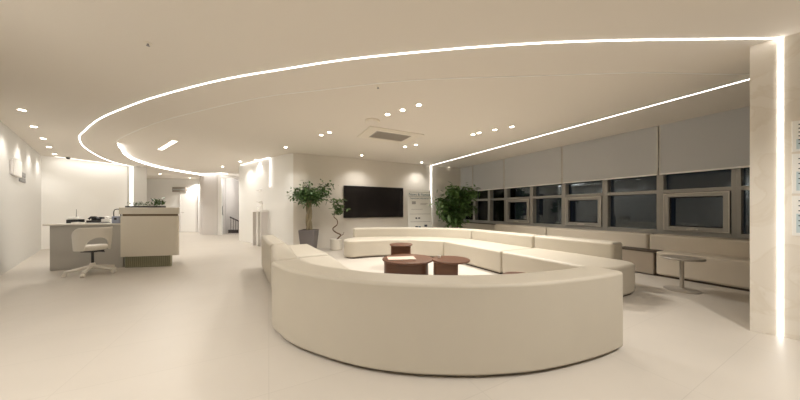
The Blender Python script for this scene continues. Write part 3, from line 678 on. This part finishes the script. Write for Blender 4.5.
# wall sign on left wall
def onleft(x, off): 
    # point where the sight line through column x meets the left wall
    a = Vector((-10.3, 7.35)); d = Vector((10.8, -9.35)); r = Vector(((x-400)/256, 1))
    k = (a.x-a.y*r.x)/(d.y*r.x-d.x); p = a+d*k; n_ = Vector((9.35, 10.8)).normalized(); return p+n_*off
lw = math.atan2(-9.35, 10.8)
pa, pb, pc = onleft(10.5, 0), onleft(18, 0), onleft(24, 0)
m1 = (pa+pb)/2; D1 = m1.y; t = thing('wall_sign', 'white emblem panel with a grey lettered plate on the left wall', 'sign', (m1.x, m1.y, CAMZ+(209.5-168)*D1/256), lw)
L = (pb-pa).length/2
obj('emblem_panel', B(-L, L*.9, 0, .05, -.17, .17), 'whites', t, bevel=.02)
obj('emblem_side', B(L*.92, L*1.2, 0, .03, -.15, .13), 'plum', t, bevel=.01)
L2 = (pc-pb).length; x0 = -L-.02-L2; bm = bmesh.new()
for k in range(3):
    for j in range(2):
        a_, z_ = x0+k*L2/3, -.24+j*.115
        box(bm, a_, a_+L2*.06, 0, .02, z_, z_+.10); box(bm, a_+L2*.2, a_+L2*.26, 0, .02, z_, z_+.10); box(bm, a_+L2*.06, a_+L2*.2, 0, .02, z_+.04, z_+.06); box(bm, a_+L2*.06, a_+L2*.2, 0, .02, z_+.08, z_+.10)
obj('letters', bm, 'grey', t, smooth=False)

# corridor door, sign, emergency light
e = bpy.data.objects.new('door_1', None); C.objects.link(e); e.location = (-10.72, 12.99, 0); e['kind'] = 'structure'
obj('door_leaf', B(-.38, .38, -.03, 0, 0.02, 2.15), 'whites', e, bevel=.004)
bm = bmesh.new(); box(bm, -.45, -.38, -.05, 0, 0, 2.22); box(bm, .38, .45, -.05, 0, 0, 2.22); box(bm, -.38, .38, -.05, 0, 2.15, 2.22); obj('door_frame', bm, 'plum', e, smooth=False)
obj('door_handle', tube([(-.30, -.03, 1.0), (-.30, -.08, 1.0), (-.18, -.08, 1.0)], .012, 8), 'steel', e)
t = thing('corridor_sign', 'small brown sign plate high in the corridor left of the door', 'sign', (-11.15, 12.93, 2.16))
obj('plate', B(-.34, .34, -.02, .06, -.12, .12), 'brown', t, bevel=.005); obj('plate_band', B(-.30, .30, -.023, -.02, -.03, .03), 'inkg', t)
# stair doorway
e = bpy.data.objects.new('door_2', None); C.objects.link(e); e.location = (-7.62, 11.56, 0); e['kind'] = 'structure'
bm = bmesh.new(); box(bm, -.5, -.42, -.04, .08, 0, 2.68); box(bm, .42, .5, -.04, .08, 0, 2.68); box(bm, -.42, .42, -.04, .08, 2.58, 2.68); obj('door_frame', bm, 'whites', e, smooth=False)
obj('door_glass', B(-.42, .42, .03, .04, .02, 2.58), 'doorglass', e, smooth=False)
obj('door_handle', tube([(-.36, 0, .9), (-.36, -.04, .9), (-.36, -.04, 1.3), (-.36, 0, 1.3)], .012, 8), 'black', e)
t = thing('stair_railing', 'dark sloping stair railing with balusters seen through the doorway', 'railing', (-8.3, 12.5, 0))
bm = tube([(0, 0, .78), (.35, 0, .62), (.75, 0, .42), (1.1, 0, .36)], .03, 8); obj('handrail', bm, 'rail', t)
for k in range(9):
    x = .04+k*.12; zt = .78-.45*x/1.0; obj('baluster', tube([(x, 0, .0), (x, 0, max(.3, zt))], .011, 6), 'rail', t)
obj('base_rail', B(-.05, 1.15, -.06, .06, 0, .16), 'rail', t, smooth=False)
t = thing('wall_panel', 'small white panel on the stairwell wall behind the glass door', 'sign', (-9.0*.9, 13.9, 2.2)); t.location = (-8.15, 14.19, 2.2)
obj('panel', B(-.14, .14, -.02, 0, -.16, .16), 'whites', t, bevel=.004)
obj('panel_edge', B(-.15, .15, -.012, 0, -.17, .17), 'plum', t)

ld = bpy.data.lights.new('stairwell_fill', 'POINT'); ld.energy = 35; ld.color = (1, .97, .94); ld.shadow_soft_size = .15
lo_ = bpy.data.objects.new('stairwell_fill', ld); C.objects.link(lo_); lo_.location = (-7.3, 12.9, 2.5)  # unseen fill light added to brighten the space behind the glass door
# white console by side wall
t = thing('console_stand', 'tall narrow white console stand against the side wall', 'stand', (-4.38, 8.06, 0), math.radians(-38))
obj('tabletop', B(-.42, .25, -.12, .12, 1.07, 1.13), 'whites', t, bevel=.004)
obj('leg', B(-.08, -.0, -.10, .10, 0, 1.07), 'whites', t, bevel=.004)
obj('leg', B(-.36, -.33, -.10, .10, 0, 1.07), 'plum', t, bevel=.004)
obj('leg', B(.20, .24, -.10, .10, 0, 1.07), 'plum', t, bevel=.004)
for x, hh, l in ((-.22, .12, 'left'), (.0, .2, 'middle'), (.1, .22, 'right')):
    p = rz((x, 0), math.radians(-38)); o = thing('bottle', f'small white bottle on the white console, {l} of the three', 'bottle', (-4.38+p[0], 8.06+p[1], 1.131), 0, 'bottles on the white console')
    obj('body', lathe([(.028, 0), (.03, .01), (.03, hh*.7), (.012, hh*.85)], 16), 'whites', o); obj('cap', lathe([(.012, hh*.85), (.012, hh)], 12), 'plum', o)
p0 = Vector((-4.62, 8.42)); wa = math.atan2(7.22-9.45, -3.07+5.95)
for zc, L, l in ((1.78, .17, 'upper'), (1.40, .15, 'lower')):
    t = thing('wall_ledge', f'small white wall ledge above the console, the {l} one', 'shelf', (-4.55, 8.33, zc), wa, 'small ledges above the console')
    obj('board', B(-L, L, -.06, .0, -.01, .01), 'plum', t, bevel=.003); obj('bracket', B(-.02, .02, -.05, 0, -.04, -.01), 'whites', t)
# wall thermostat beside LED at left reception: small outlet on ceiling end
